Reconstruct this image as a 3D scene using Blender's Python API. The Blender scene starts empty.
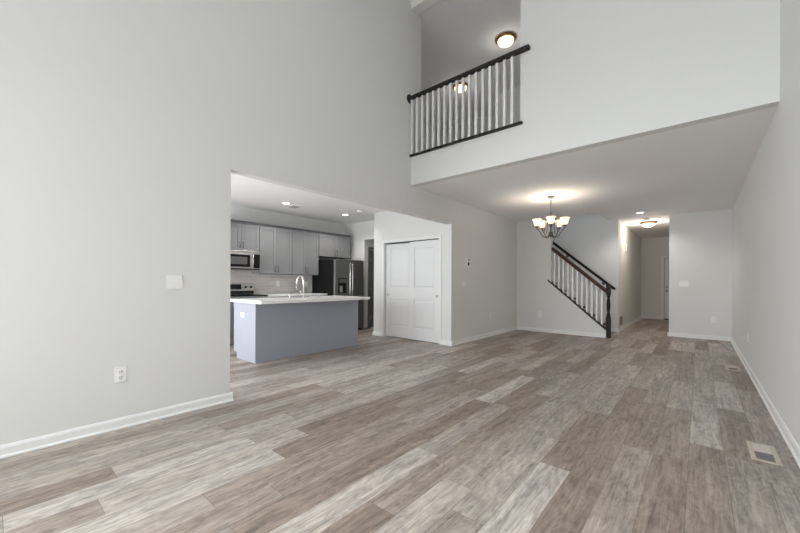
import bpy, bmesh, math
from mathutils import Vector, Matrix
C = bpy.context.scene.collection
PI = math.pi

# ------------------------------------------------------------------ camera
TH, ROLL, CAMZ = 0.7092, 0.0045, 1.174
cam_d = bpy.data.cameras.new('camera')
cam_d.sensor_width = 36.0
cam_d.lens = 36.0 * 349.43 / 800.0
cam_d.shift_x = 0.0009
cam_d.shift_y = 16.35 / 800.0
cam_d.clip_start = 0.05
cam = bpy.data.objects.new('camera', cam_d)
C.objects.link(cam)
right = Vector((math.cos(TH), math.sin(TH), 0))
up = Vector((0, 0, 1))
fwd = Vector((-math.sin(TH), math.cos(TH), 0))
r2 = right * math.cos(ROLL) + up * math.sin(ROLL)
u2 = -right * math.sin(ROLL) + up * math.cos(ROLL)
m = Matrix(((r2.x, u2.x, -fwd.x, 0), (r2.y, u2.y, -fwd.y, 0), (r2.z, u2.z, -fwd.z, CAMZ), (0, 0, 0, 1)))
cam.matrix_world = m
bpy.context.scene.camera = cam

# ------------------------------------------------------------------ view, world and daylight
vs = bpy.context.scene.view_settings
vs.view_transform = 'Standard'
vs.look = 'None'
vs.exposure = 0.2
vs.gamma = 1.0
vs.use_curve_mapping = False
bpy.context.scene.cycles.max_bounces = 16
bpy.context.scene.cycles.diffuse_bounces = 10

world = bpy.data.worlds.new('world')
bpy.context.scene.world = world
world.use_nodes = True
wn = world.node_tree
wn.nodes['Background'].inputs[0].default_value = (0.86, 0.93, 1.0, 1)
wn.nodes['Background'].inputs[1].default_value = 1.5


def area(name, loc, sx, sy, direction, watts, colour=(1, 1, 1), spread=PI):
    d = bpy.data.lights.new(name, 'AREA')
    d.shape = 'RECTANGLE'
    d.size, d.size_y = sx, sy
    d.energy = watts
    d.color = colour
    d.spread = spread
    o = bpy.data.objects.new(name, d)
    o.location = loc
    o.rotation_euler = Vector(direction).to_track_quat('-Z', 'Y').to_euler()
    C.objects.link(o)
    return o


YFK = -0.60                       # window wall of the kitchen
DAY = (0.94, 0.98, 1.0)
area('daylight_patio_window', (-2.0, -2.90, 1.25), 2.7, 2.3, (1.3, 1, -0.2), 130, DAY, 2.4)
area('added_high_fill', (-2.0, -2.90, 4.05), 2.7, 2.2, (0.9, 1, -2.3), 128, DAY, 2.0)  # added fill lamp for the near floor, set in an invented high window
area('daylight_kitchen_window', (-5.55, YFK + 0.1, 1.15), 2.9, 2.0, (0.6, 1, -0.15), 128, DAY)
sun_d = bpy.data.lights.new('sun', 'SUN')
sun_d.energy = 6.2
sun_d.angle = 0.02
sun_d.color = (0.98, 0.99, 1.0)
sun = bpy.data.objects.new('sun', sun_d)
sun.rotation_euler = Vector((0.02, 1.0, -2.1)).to_track_quat('-Z', 'Y').to_euler()
C.objects.link(sun)

# ------------------------------------------------------------------ materials
def lin(c):
    c /= 255.0
    return c / 12.92 if c <= 0.04045 else ((c + 0.055) / 1.055) ** 2.4


def S(r, g, b):
    return (lin(r), lin(g), lin(b), 1.0)


def mat(name, col, rough=0.5, metal=0.0, bump=0.0, bscale=200.0, var=0.0, vscale=3.0, emit=None, estr=0.0, spec=0.5, stretch=None):
    m = bpy.data.materials.new(name)
    m.use_nodes = True
    nt = m.node_tree
    b = nt.nodes['Principled BSDF']
    b.inputs['Base Color'].default_value = col
    b.inputs['Roughness'].default_value = rough
    b.inputs['Metallic'].default_value = metal
    b.inputs['Specular IOR Level'].default_value = spec
    tc = nt.nodes.new('ShaderNodeTexCoord')
    src = tc.outputs['Object']
    if stretch:
        mp = nt.nodes.new('ShaderNodeMapping')
        mp.inputs['Scale'].default_value = stretch
        nt.links.new(src, mp.inputs['Vector'])
        src = mp.outputs['Vector']
    if var:
        n = nt.nodes.new('ShaderNodeTexNoise')
        n.inputs['Scale'].default_value = vscale
        n.inputs['Detail'].default_value = 4
        nt.links.new(src, n.inputs['Vector'])
        mx = nt.nodes.new('ShaderNodeMix')
        mx.data_type = 'RGBA'
        nt.links.new(n.outputs['Fac'], mx.inputs[0])
        mx.inputs[6].default_value = tuple(min(1, c * (1 - var)) for c in col[:3]) + (1,)
        mx.inputs[7].default_value = tuple(min(1, c * (1 + var)) for c in col[:3]) + (1,)
        nt.links.new(mx.outputs[2], b.inputs['Base Color'])
    if bump:
        n2 = nt.nodes.new('ShaderNodeTexNoise')
        n2.inputs['Scale'].default_value = bscale
        nt.links.new(src, n2.inputs['Vector'])
        bp = nt.nodes.new('ShaderNodeBump')
        bp.inputs['Strength'].default_value = bump
        bp.inputs['Distance'].default_value = 0.002
        nt.links.new(n2.outputs['Fac'], bp.inputs['Height'])
        nt.links.new(bp.outputs['Normal'], b.inputs['Normal'])
    if emit:
        b.inputs['Emission Color'].default_value = emit
        b.inputs['Emission Strength'].default_value = estr
    return m


M = {}
M['wall'] = mat('wall_paint', (0.715, 0.718, 0.708, 1), 0.75, bump=0.08, bscale=350, var=0.012, vscale=1.5, spec=0.25)
M['ceiling'] = mat('ceiling_paint', (0.88, 0.88, 0.885, 1), 0.9, bump=0.1, bscale=260, var=0.01, spec=0.1)
M['trim'] = mat('white_trim', (0.78, 0.78, 0.775, 1), 0.42, var=0.01)
M['door'] = mat('white_door', (0.76, 0.765, 0.77, 1), 0.45, var=0.01)
M['plate'] = mat('white_plastic', (0.84, 0.84, 0.83, 1), 0.35, var=0.005)
M['slot'] = mat('dark_slot', (0.05, 0.05, 0.05, 1), 0.6, var=0.05)
M['cab'] = mat('grey_cabinet_paint', (0.235, 0.238, 0.248, 1), 0.45, var=0.03, vscale=6)
M['island'] = mat('blue_grey_island_paint', (0.34, 0.36, 0.42, 1), 0.45, var=0.02, vscale=6)
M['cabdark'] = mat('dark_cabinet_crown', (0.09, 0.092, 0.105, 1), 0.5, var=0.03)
M['quartz'] = mat('white_quartz', (0.88, 0.88, 0.87, 1), 0.25, var=0.03, vscale=25)
M['steel'] = mat('stainless_steel', (0.60, 0.60, 0.60, 1), 0.28, 1.0, var=0.06, vscale=4, stretch=(1, 1, 60))
M['chrome'] = mat('chrome', (0.80, 0.80, 0.80, 1), 0.14, 1.0, var=0.02)
M['nickel'] = mat('brushed_nickel', (0.42, 0.41, 0.40, 1), 0.3, 1.0, var=0.04)
M['pewter'] = mat('dark_pewter', (0.16, 0.155, 0.15, 1), 0.3, 0.9, var=0.15, vscale=20)
M['blackglass'] = mat('black_glass', (0.010, 0.010, 0.011, 1), 0.12, var=0.05, spec=0.25)
M['mesh'] = mat('dark_window_mesh', (0.11, 0.11, 0.11, 1), 0.35, var=0.1, vscale=90)
M['blacksteel'] = mat('black_stainless_steel', (0.20, 0.20, 0.20, 1), 0.32, 0.85, var=0.06, vscale=4, stretch=(1, 1, 50))
M['fridgeside'] = mat('dark_fridge_case', (0.012, 0.012, 0.012, 1), 0.6, var=0.05, spec=0.08)
M['black'] = mat('black_plastic', (0.015, 0.015, 0.016, 1), 0.4, var=0.05)
M['rail'] = mat('charcoal_painted_rail', (0.022, 0.021, 0.021, 1), 0.5, spec=0.25, var=0.06)
M['darkwood'] = mat('dark_stained_wood', (0.020, 0.012, 0.009, 1), 0.5, spec=0.2, var=0.35, vscale=14, stretch=(1, 12, 12))
M['redwood'] = mat('brown_stained_wood', (0.060, 0.026, 0.016, 1), 0.5, spec=0.2, var=0.35, vscale=14, stretch=(1, 12, 12))
M['newelwood'] = mat('grey_brown_stained_wood', (0.022, 0.017, 0.015, 1), 0.5, spec=0.2, var=0.3, vscale=14, stretch=(12, 12, 1))
M['bronze'] = mat('bronze_rim', (0.26, 0.12, 0.04, 1), 0.4, 0.35, var=0.2, vscale=12)
M['bowl'] = mat('lit_alabaster_glass', (0.9, 0.85, 0.75, 1), 0.3, emit=(1.0, 0.84, 0.60, 1), estr=1.6)
M['shade'] = mat('lit_glass_shade', (0.9, 0.84, 0.74, 1), 0.3, emit=(1.0, 0.72, 0.42, 1), estr=1.15)
M['bulb'] = mat('lit_bulb', (1, 0.9, 0.75, 1), 0.3, emit=(1.0, 0.86, 0.62, 1), estr=9.0)
M['led'] = mat('lit_lens', (1, 1, 1, 1), 0.3, emit=(1.0, 0.98, 0.95, 1), estr=6.0)
M['almond'] = mat('tan_register_paint', (0.50, 0.42, 0.355, 1), 0.45, var=0.03)
M['almondlight'] = mat('pale_register_damper', (0.56, 0.50, 0.46, 1), 0.4, var=0.03)
M['duct'] = mat('dim_duct_metal', (0.17, 0.15, 0.14, 1), 0.55, var=0.1)
M['grille'] = mat('grey_grille', (0.36, 0.36, 0.355, 1), 0.45, var=0.03)
M['shadegrey'] = mat('shade_darkened_grey', (0.15, 0.15, 0.15, 1), 0.5, var=0.02)  # shade put into the colour: passage door and casing read as unlit
M['display'] = mat('black_display', (0.01, 0.01, 0.01, 1), 0.2, var=0.05)
M['panelgrey'] = mat('grey_sensor_lens', (0.2, 0.2, 0.195, 1), 0.35, var=0.05)

# glass of the windows behind the camera
g = bpy.data.materials.new('window_glass')
g.use_nodes = True
nt = g.node_tree
for n in list(nt.nodes):
    if n.type == 'BSDF_PRINCIPLED':
        nt.nodes.remove(n)
tr = nt.nodes.new('ShaderNodeBsdfTransparent')
gl = nt.nodes.new('ShaderNodeBsdfGlossy')
gl.inputs['Roughness'].default_value = 0.02
mx = nt.nodes.new('ShaderNodeMixShader')
mx.inputs[0].default_value = 0.08
nt.links.new(tr.outputs[0], mx.inputs[1])
nt.links.new(gl.outputs[0], mx.inputs[2])
nt.links.new(mx.outputs[0], nt.nodes['Material Output'].inputs[0])
M['glass'] = g


def plank_floor():
    m = bpy.data.materials.new('grey_oak_planks')
    m.use_nodes = True
    nt = m.node_tree
    N, L = nt.nodes, nt.links
    b = N['Principled BSDF']
    tc = N.new('ShaderNodeTexCoord')
    sp = N.new('ShaderNodeSeparateXYZ')
    L.new(tc.outputs['Object'], sp.inputs[0])

    def mth(op, a, c=None, d=None):
        n = N.new('ShaderNodeMath')
        n.operation = op
        for i, v in enumerate((a, c, d)):
            if v is None:
                continue
            if isinstance(v, (int, float)):
                n.inputs[i].default_value = v
            else:
                L.new(v, n.inputs[i])
        return n.outputs[0]

    W, LEN = 0.185, 1.22
    rx = mth('DIVIDE', mth('ADD', sp.outputs[0], 0.05), W)
    row = mth('FLOOR', rx)
    fx = mth('FRACT', rx)
    wn1 = N.new('ShaderNodeTexWhiteNoise')
    wn1.noise_dimensions = '1D'
    L.new(mth('ADD', row, 11.37), wn1.inputs['W'])
    ry = mth('ADD', mth('DIVIDE', sp.outputs[1], LEN), mth('MULTIPLY', wn1.outputs['Value'], 7.0))
    col = mth('FLOOR', ry)
    fy = mth('FRACT', ry)
    cmb = N.new('ShaderNodeCombineXYZ')
    L.new(row, cmb.inputs[0])
    L.new(col, cmb.inputs[1])
    wn2 = N.new('ShaderNodeTexWhiteNoise')
    wn2.noise_dimensions = '3D'
    L.new(cmb.outputs[0], wn2.inputs['Vector'])
    # grain coordinates: stretched along the plank, shifted per plank
    sh = N.new('ShaderNodeVectorMath')
    sh.operation = 'MULTIPLY_ADD'
    L.new(wn2.outputs['Color'], sh.inputs[0])
    sh.inputs[1].default_value = (37, 53, 11)
    L.new(tc.outputs['Object'], sh.inputs[2])

    def grain(sx, sy, scale, detail, dist):
        mp = N.new('ShaderNodeMapping')
        mp.inputs['Scale'].default_value = (sx, sy, 1)
        L.new(sh.outputs[0], mp.inputs['Vector'])
        n = N.new('ShaderNodeTexNoise')
        n.inputs['Scale'].default_value = scale
        n.inputs['Detail'].default_value = detail
        n.inputs['Roughness'].default_value = 0.65
        n.inputs['Distortion'].default_value = dist
        L.new(mp.outputs[0], n.inputs['Vector'])
        return n.outputs['Fac']

    g1 = grain(9, 0.9, 1.6, 6, 1.2)       # broad figure
    g2 = grain(60, 2.4, 1.6, 5, 0.4)      # fine streaks
    g3 = grain(14, 5, 1.0, 8, 2.2)        # flecks and whorls
    tone = N.new('ShaderNodeValToRGB')
    L.new(wn2.outputs['Value'], tone.inputs[0])
    cr = tone.color_ramp
    cr.elements[0].position, cr.elements[0].color = 0.0, S(131, 117, 107)
    cr.elements[1].position, cr.elements[1].color = 1.0, S(182, 173, 166)
    for p, c in ((0.25, S(146, 134, 125)), (0.6, S(158, 148, 140)), (0.85, S(170, 160, 152))):
        e = cr.elements.new(p)
        e.color = c
    gm = mth('ADD', mth('ADD', mth('MULTIPLY', g1, 0.9), mth('MULTIPLY', g2, 0.7)), mth('MULTIPLY', g3, 0.8))
    gr = N.new('ShaderNodeMapRange')
    gr.inputs['From Min'].default_value = 0.94
    gr.inputs['From Max'].default_value = 1.46
    gr.inputs['To Min'].default_value = 0.50
    gr.inputs['To Max'].default_value = 1.42
    L.new(gm, gr.inputs['Value'])
    mul = N.new('ShaderNodeMix')
    mul.data_type = 'RGBA'
    mul.blend_type = 'MULTIPLY'
    mul.inputs[0].default_value = 1.0
    L.new(tone.outputs[0], mul.inputs[6])
    L.new(gr.outputs[0], mul.inputs[7])
    # seams
    ex = mth('MULTIPLY', mth('MINIMUM', fx, mth('SUBTRACT', 1.0, fx)), W)
    ey = mth('MULTIPLY', mth('MINIMUM', fy, mth('SUBTRACT', 1.0, fy)), LEN)
    seam = mth('LESS_THAN', mth('MINIMUM', ex, ey), 0.0016)
    mx = N.new('ShaderNodeMix')
    mx.data_type = 'RGBA'
    L.new(mth('MULTIPLY', seam, 0.55), mx.inputs[0])
    L.new(mul.outputs[2], mx.inputs[6])
    mx.inputs[7].default_value = S(84, 74, 68)
    L.new(mx.outputs[2], b.inputs['Base Color'])
    rr = N.new('ShaderNodeMapRange')
    rr.inputs['To Min'].default_value = 0.36
    rr.inputs['To Max'].default_value = 0.52
    L.new(g2, rr.inputs['Value'])
    L.new(rr.outputs[0], b.inputs['Roughness'])
    b.inputs['Specular IOR Level'].default_value = 0.2
    bp = N.new('ShaderNodeBump')
    bp.inputs['Strength'].default_value = 0.15
    bp.inputs['Distance'].default_value = 0.002
    L.new(mth('SUBTRACT', g2, mth('MULTIPLY', seam, 0.6)), bp.inputs['Height'])
    L.new(bp.outputs['Normal'], b.inputs['Normal'])
    return m


M['floor'] = plank_floor()


def tile_mat():
    m = bpy.data.materials.new('backsplash_tile')
    m.use_nodes = True
    nt = m.node_tree
    b = nt.nodes['Principled BSDF']
    tc = nt.nodes.new('ShaderNodeTexCoord')
    sp = nt.nodes.new('ShaderNodeSeparateXYZ')
    nt.links.new(tc.outputs['Object'], sp.inputs[0])
    cb = nt.nodes.new('ShaderNodeCombineXYZ')
    nt.links.new(sp.outputs[1], cb.inputs[0])
    nt.links.new(sp.outputs[2], cb.inputs[1])
    br = nt.nodes.new('ShaderNodeTexBrick')
    nt.links.new(cb.outputs[0], br.inputs['Vector'])
    br.inputs['Scale'].default_value = 1.0
    br.inputs['Brick Width'].default_value = 0.20
    br.inputs['Row Height'].default_value = 0.066
    br.inputs['Mortar Size'].default_value = 0.002
    br.inputs['Color1'].default_value = S(204, 198, 195)
    br.inputs['Color2'].default_value = S(190, 184, 182)
    br.inputs['Mortar'].default_value = S(214, 211, 208)
    nt.links.new(br.outputs['Color'], b.inputs['Base Color'])
    b.inputs['Roughness'].default_value = 0.25
    return m


M['tile'] = tile_mat()

# ------------------------------------------------------------------ helpers
ORG = {}


class MB:
    def __init__(self):
        self.bm = bmesh.new()

    def box(self, x0, x1, y0, y1, z0, z1):
        v = [self.bm.verts.new(p) for p in ((x0, y0, z0), (x1, y0, z0), (x1, y1, z0), (x0, y1, z0),
                                            (x0, y0, z1), (x1, y0, z1), (x1, y1, z1), (x0, y1, z1))]
        for f in ((3, 2, 1, 0), (4, 5, 6, 7), (0, 1, 5, 4), (1, 2, 6, 5), (2, 3, 7, 6), (3, 0, 4, 7)):
            self.bm.faces.new([v[i] for i in f])
        return self

    def prism(self, pts, vec):
        """extrude a planar outline along vec"""
        vec = Vector(vec)
        a = [self.bm.verts.new(p) for p in pts]
        b = [self.bm.verts.new(Vector(p) + vec) for p in pts]
        n = len(a)
        self.bm.faces.new(a[::-1])
        self.bm.faces.new(b)
        for i in range(n):
            self.bm.faces.new((a[i], a[(i + 1) % n], b[(i + 1) % n], b[i]))
        return self

    def lathe(self, prof, c=(0, 0, 0), axis='z', n=24, smooth=True):
        """prof: list of (radius, height) along axis from c"""
        c = Vector(c)
        ax = {'x': (Vector((0, 1, 0)), Vector((0, 0, 1)), Vector((1, 0, 0))),
              'y': (Vector((0, 0, 1)), Vector((1, 0, 0)), Vector((0, 1, 0))),
              'z': (Vector((1, 0, 0)), Vector((0, 1, 0)), Vector((0, 0, 1)))}[axis]
        rings = []
        for r, h in prof:
            if r <= 1e-6:
                rings.append([self.bm.verts.new(c + ax[2] * h)])
            else:
                rings.append([self.bm.verts.new(c + ax[2] * h + ax[0] * r * math.cos(2 * PI * k / n) + ax[1] * r * math.sin(2 * PI * k / n)) for k in range(n)])
        fs = []
        for a, b in zip(rings[:-1], rings[1:]):
            for k in range(n):
                k2 = (k + 1) % n
                if len(a) == 1 and len(b) == 1:
                    continue
                if len(a) == 1:
                    fs.append(self.bm.faces.new((a[0], b[k2], b[k])))
                elif len(b) == 1:
                    fs.append(self.bm.faces.new((a[k], a[k2], b[0])))
                else:
                    fs.append(self.bm.faces.new((a[k], a[k2], b[k2], b[k])))
        for ring, flip in ((rings[0], True), (rings[-1], False)):
            if len(ring) > 2:
                self.bm.faces.new(ring[::-1] if flip else ring)
        if smooth:
            for f in fs:
                f.smooth = True
        return self

    def tube(self, path, r, n=10, caps=True):
        path = [Vector(p) for p in path]
        rad = r if isinstance(r, (list, tuple)) else [r] * len(path)
        ref = None
        rings = []
        for i, p in enumerate(path):
            t = (path[min(i + 1, len(path) - 1)] - path[max(i - 1, 0)]).normalized()
            if ref is None:
                ref = t.orthogonal().normalized()
            ref = (ref - t * ref.dot(t))
            if ref.length < 1e-5:
                ref = t.orthogonal()
            ref.normalize()
            bi = t.cross(ref)
            rings.append([self.bm.verts.new(p + (ref * math.cos(2 * PI * k / n) + bi * math.sin(2 * PI * k / n)) * rad[i]) for k in range(n)])
        for a, b in zip(rings[:-1], rings[1:]):
            for k in range(n):
                f = self.bm.faces.new((a[k], a[(k + 1) % n], b[(k + 1) % n], b[k]))
                f.smooth = True
        if caps:
            self.bm.faces.new(rings[0][::-1])
            self.bm.faces.new(rings[-1])
        return self

    def bar(self, p0, p1, w, h):
        """rectangular bar, w across (horizontal), h upright to the run"""
        p0, p1 = Vector(p0), Vector(p1)
        t = (p1 - p0).normalized()
        s = t.cross(Vector((0, 0, 1))).normalized()
        u = s.cross(t).normalized()
        self.prism([p0 + s * w / 2 - u * h / 2, p0 - s * w / 2 - u * h / 2, p0 - s * w / 2 + u * h / 2, p0 + s * w / 2 + u * h / 2], p1 - p0)
        return self

    def build(self, name, material, parent=None, bevel=0.0, root=None, local=False, label=None):
        """link as one mesh object; points are world points unless local, made relative to the thing's base"""
        if root is not None and not local:
            o = ORG[root.name]
            bmesh.ops.translate(self.bm, verts=self.bm.verts, vec=-o)
        bmesh.ops.recalc_face_normals(self.bm, faces=self.bm.faces)
        me = bpy.data.meshes.new(name)
        self.bm.to_mesh(me)
        self.bm.free()
        me.materials.append(M[material])
        o = bpy.data.objects.new(name, me)
        C.objects.link(o)
        if parent is not None:
            o.parent = parent
        if bevel:
            md = o.modifiers.new('bevel', 'BEVEL')
            md.width = bevel
            md.segments = 2
            md.limit_method = 'ANGLE'
        if label:
            o['label'] = label
        return o


def thing(name, loc, label, cat, group=None, rz=0.0):
    o = bpy.data.objects.new(name, None)
    o.empty_display_size = 0.1
    C.objects.link(o)
    o.location = loc
    o.rotation_euler = (0, 0, rz)
    ORG[o.name] = Vector(loc)
    tag(o, label, cat, group)
    return o


def tag(o, label, cat, group=None):
    o['label'] = label
    o['category'] = cat
    if group:
        o['group'] = group
    return o


def struct(name, mb, material, parent=None, bevel=0.0, label=None):
    o = mb.build(name, material, parent, bevel)
    if parent is None:
        o['kind'] = 'structure'
    if label:
        o['label'] = label
    return o


def dup(root, loc, rz, label, group=None):
    r = root.copy()
    C.objects.link(r)
    r.location = loc
    r.rotation_euler = (0, 0, rz)
    r['label'] = label
    if group:
        r['group'] = group

    def rec(src, dst):
        for ch in list(src.children):
            c = ch.copy()
            C.objects.link(c)
            c.parent = dst
            rec(ch, c)
    rec(root, r)
    return r


# ------------------------------------------------------------------ key dimensions (metres)
XL, XR = -3.52, 0.516            # living-room side walls
YB = 4.37                        # face of the wall that carries the balcony
HC = 2.74                        # lower ceilings
YC = 5.60                        # closet front
YK = 6.20                        # kitchen end wall
XK = -7.20                       # kitchen cabinet wall
YS = 8.69                        # wall under the stair
YE = 9.957                       # end wall of the dining side
XH = -1.51                       # hall left wall
YF = -3.00                       # window wall behind the camera
JY = 1.535                       # near jamb of the kitchen opening
HH = 2.286                       # header of the kitchen opening
T = 0.12
ZL = 3.10                        # loft floor
ZLC = 5.62                       # loft ceiling

# ------------------------------------------------------------------ structure
struct('floor', MB().box(-7.4, 1.4, YF - 0.2, 14.7, -0.1, 0.0), 'floor')

w = MB()
w.box(XL - T, XL, YF, JY, 0, 6.0)
w.box(XL - T, XL, JY, 4.64, HH, 6.0)
w.box(XL - T, XL, 4.64, YC, HH, HC)
w.box(XL - T, XL, YC, YS + T, 0, HC)
struct('wall_left', w, 'wall')
struct('wall_right', MB().box(XR, XR + T, YF, 10.07, 0, 6.0), 'wall')

w = MB()
w.box(XL, -1.736, YB, YB + T, HC, 3.19)
w.box(-1.736, XR, YB, YB + T, HC, 6.0)
struct('wall_balcony', w, 'wall')
struct('trim_1', MB().box(XL, -1.736, YB - 0.02, 4.53, 5.56, 5.69), 'trim', bevel=0.012, label='white boxed beam over the balcony opening')

w = MB()
w.box(-5.56, -5.235, YC, YC + T, 0, HC)
w.box(-3.79, XL - T, YC, YC + T, 0, HC)
w.box(-5.235, -3.79, YC, YC + T, 2.035, HC)
struct('wall_closet', w, 'wall')
struct('wall_closet_side', MB().box(-5.56, -5.46, YC + T, 8.6, 0, HC), 'wall')
struct('wall_closet_back', MB().box(-5.46, XL - T, 6.4, 6.5, 0, HC), 'wall')
w = MB()
w.box(XK, -6.5, YK, YK + T, 0, HC)
w.box(-6.5, -5.56, YK, YK + T, 2.27, HC)
struct('wall_kitchen_end', w, 'wall')
struct('wall_kitchen', MB().box(XK - T, XK, YFK - T, YK + T, 0, HC), 'wall')
w = MB()
w.box(-6.62, -6.5, YK + T, 6.42, 0, HC)
w.box(-6.62, -6.5, 6.42, 7.24, 2.04, HC)
w.box(-6.62, -6.5, 7.24, 8.6, 0, HC)
struct('wall_passage', w, 'wall')
struct('wall_passage_end', MB().box(-6.62, -5.46, 8.6, 8.72, 0, HC), 'wall')

# stair: full-height wall, then the raking wall under the flight
SK0 = Vector((-1.535, YS, 0.18))           # foot of the raking shoe
SLOPE = 0.88


def shoe_z(x):
    return 0.18 + SLOPE * (-1.535 - x)


XW = -2.685
w = MB()
w.box(XL, XW, YS, YS + T, 0, HC)
w.prism([(XW, YS, 0), (-1.535, YS, 0), (-1.535, YS, shoe_z(-1.535) - 0.02), (XW, YS, shoe_z(XW) - 0.02)], (0, T, 0))
struct('wall_stair', w, 'wall')
struct('wall_stair_far', MB().box(-5.0, XH, YE, YE + T, 0, 5.3), 'wall')
struct('wall_hall', MB().box(XH - T, XH, YE + T, 14.5, 0, HC), 'wall')
struct('wall_hall_end', MB().box(XH - T, -0.885, 14.5, 14.62, 0, HC).box(0.04, 1.3, 14.5, 14.62, 0, HC).box(-0.885, 0.04, 14.5, 14.62, 2.04, HC), 'wall')
struct('wall_back', MB().box(-0.515, XR, YE, YE + T, 0, HC), 'wall')
struct('wall_foyer', MB().box(1.2, 1.3, YE + T, 14.5, 0, HC), 'wall')
struct('wall_foyer_near', MB().box(XR + T, 1.2, YE, YE + T, 0, HC), 'wall')

# loft
struct('wall_loft_near', MB().box(-5.8, XL - T, 4.52, 4.64, ZL, ZLC), 'wall')
struct('wall_loft_left', MB().box(-5.8, -5.68, 4.64, 8.69, ZL, ZLC), 'wall')
struct('wall_loft_far', MB().box(-3.65, XR, 7.70, 7.82, ZL, ZLC), 'wall')
struct('wall_loft_end', MB().box(-5.68, -3.65, 8.57, 8.69, ZL, ZLC), 'wall')
struct('wall_stairwell', MB().box(-5.0, XR, YS, YS + T, HC + 0.36, 5.3), 'wall')
struct('wall_stairwell_end', MB().box(-1.72, -1.6, YS + T, YE, HC + 0.36, 5.3), 'wall')
struct('ceiling_loft', MB().box(-5.8, XR, YB + T, 8.69, ZLC, ZLC + 0.1), 'ceiling')
struct('ceiling_stairwell', MB().box(-5.0, -1.6, YS, YE + T, 5.3, 5.4), 'ceiling')

w = MB()
Z1 = HC + 0.36
w.box(XL, XR, YB + T, YS, HC, Z1)
w.box(-1.72, XR, YS, YE, HC, Z1)
w.box(XW, -1.72, YS, YS + T, HC, Z1)
w.box(XL, XW, YS, YS + T, HC, Z1)
w.box(XH - T, 1.3, YE, 14.62, HC, HC + 0.2)
struct('ceiling', w, 'ceiling')
struct('ceiling_kitchen', MB().box(XK - T, XL - T, YFK - T, 8.72, HC, Z1), 'ceiling')
struct('ceiling_great_room', MB().box(XL, XR, YF, YB, 5.69, 5.8), 'ceiling')

# window wall behind the camera
w = MB()
w.box(XL - T, -3.4, YF - T, YF, 0, 6.0)
w.box(-3.4, -0.6, YF - T, YF, 2.42, 2.9)
w.box(-3.4, -0.6, YF - T, YF, 5.2, 6.0)
w.box(-0.6, XR + T, YF - T, YF, 0, 6.0)
struct('wall_front', w, 'wall')
w = MB()
w.box(XK, -7.0, YFK - T, YFK, 0, HC)
w.box(-7.0, -4.1, YFK - T, YFK, 2.15, HC)
w.box(-4.1, XL - T, YFK - T, YFK, 0, HC)
struct('wall_kitchen_front', w, 'wall')


def window(name, x0, x1, z0, z1, nm, yw):
    f = MB()
    y0, y1 = yw - 0.09, yw - 0.03
    f.box(x0, x0 + 0.05, y0, y1, z0, z1).box(x1 - 0.05, x1, y0, y1, z0, z1)
    f.box(x0 + 0.05, x1 - 0.05, y0, y1, z0, z0 + 0.05).box(x0 + 0.05, x1 - 0.05, y0, y1, z1 - 0.05, z1)
    for k in range(1, nm):
        xm = x0 + (x1 - x0) * k / nm
        f.box(xm - 0.04, xm + 0.04, y0, y1, z0 + 0.05, z1 - 0.05)
    o = struct(name, f, 'trim')
    MB().box(x0 + 0.05, x1 - 0.05, yw - 0.064, yw - 0.058, z0 + 0.05, z1 - 0.05).build('pane', 'glass', o)


window('window_1', -3.4, -0.6, 0.0, 2.42, 2, YF)
window('added_high_window', -3.4, -0.6, 2.9, 5.2, 3, YF)  # unseen upper window, put in to bring more light onto the near floor
window('window_3', -7.0, -4.1, 0.0, 2.15, 3, YFK)

# baseboards with cap and shoe moulding
PROF = [(0, 0), (0.024, 0), (0.024, 0.008), (0.019, 0.015), (0.012, 0.017), (0.012, 0.062), (0.009, 0.070), (0.005, 0.080), (0, 0.083)]


def base(name, segs):
    mb = MB()
    for (x0, y0), (x1, y1), (nx, ny) in segs:
        mb.prism([(x0 + nx * d, y0 + ny * d, z) for d, z in PROF], (x1 - x0, y1 - y0, 0))
    return struct(name, mb, 'trim')


base('baseboard_left', [((XL, YF), (XL, JY + 0.026), (1, 0)), ((XL, JY), (XL - T, JY), (0, 1)), ((XL, YC), (XL, YS - 0.0), (1, 0))])
base('baseboard_right', [((XR, YF), (XR, YE), (-1, 0))])
base('baseboard_back', [((-0.515 - 0.026, YE), (XR - 0.02, YE), (0, -1)), ((-0.515, YE), (-0.515, YE + T), (-1, 0))])
base('baseboard_stair', [((XL + 0.02, YS), (-1.545, YS), (0, -1))])
base('baseboard_hall', [((-1.66, YE), (XH + 0.026, YE), (0, -1)), ((XH, YE), (XH, 14.48), (1, 0)), ((XH, 14.5), (-0.965, 14.5), (0, -1))])
base('baseboard_closet', [((-5.56 - 0.026, YC), (-5.30, YC), (0, -1)), ((-5.56, YC), (-5.56, 8.6), (-1, 0)), ((-3.735, YC), (XL + 0.026, YC), (0, -1))])
base('baseboard_passage', [((-6.5, 7.305), (-6.5, 8.6), (1, 0)), ((-6.5, 8.6), (-5.565, 8.6), (0, -1))])

# closet opening casing
c = MB()
c.box(-5.30, -5.24, YC - 0.018, YC, 0, 2.095)
c.box(-3.795, -3.735, YC - 0.018, YC, 0, 2.095)
c.box(-5.24, -3.795, YC - 0.018, YC, 2.04, 2.095)
struct('trim_2', c, 'trim', bevel=0.004, label='white casing around the closet opening')
struct('trim_3', MB().box(-5.235, -3.79, YC + 0.012, YC + 0.11, 2.022, 2.035), 'black', label='dark sliding door track')


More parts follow.
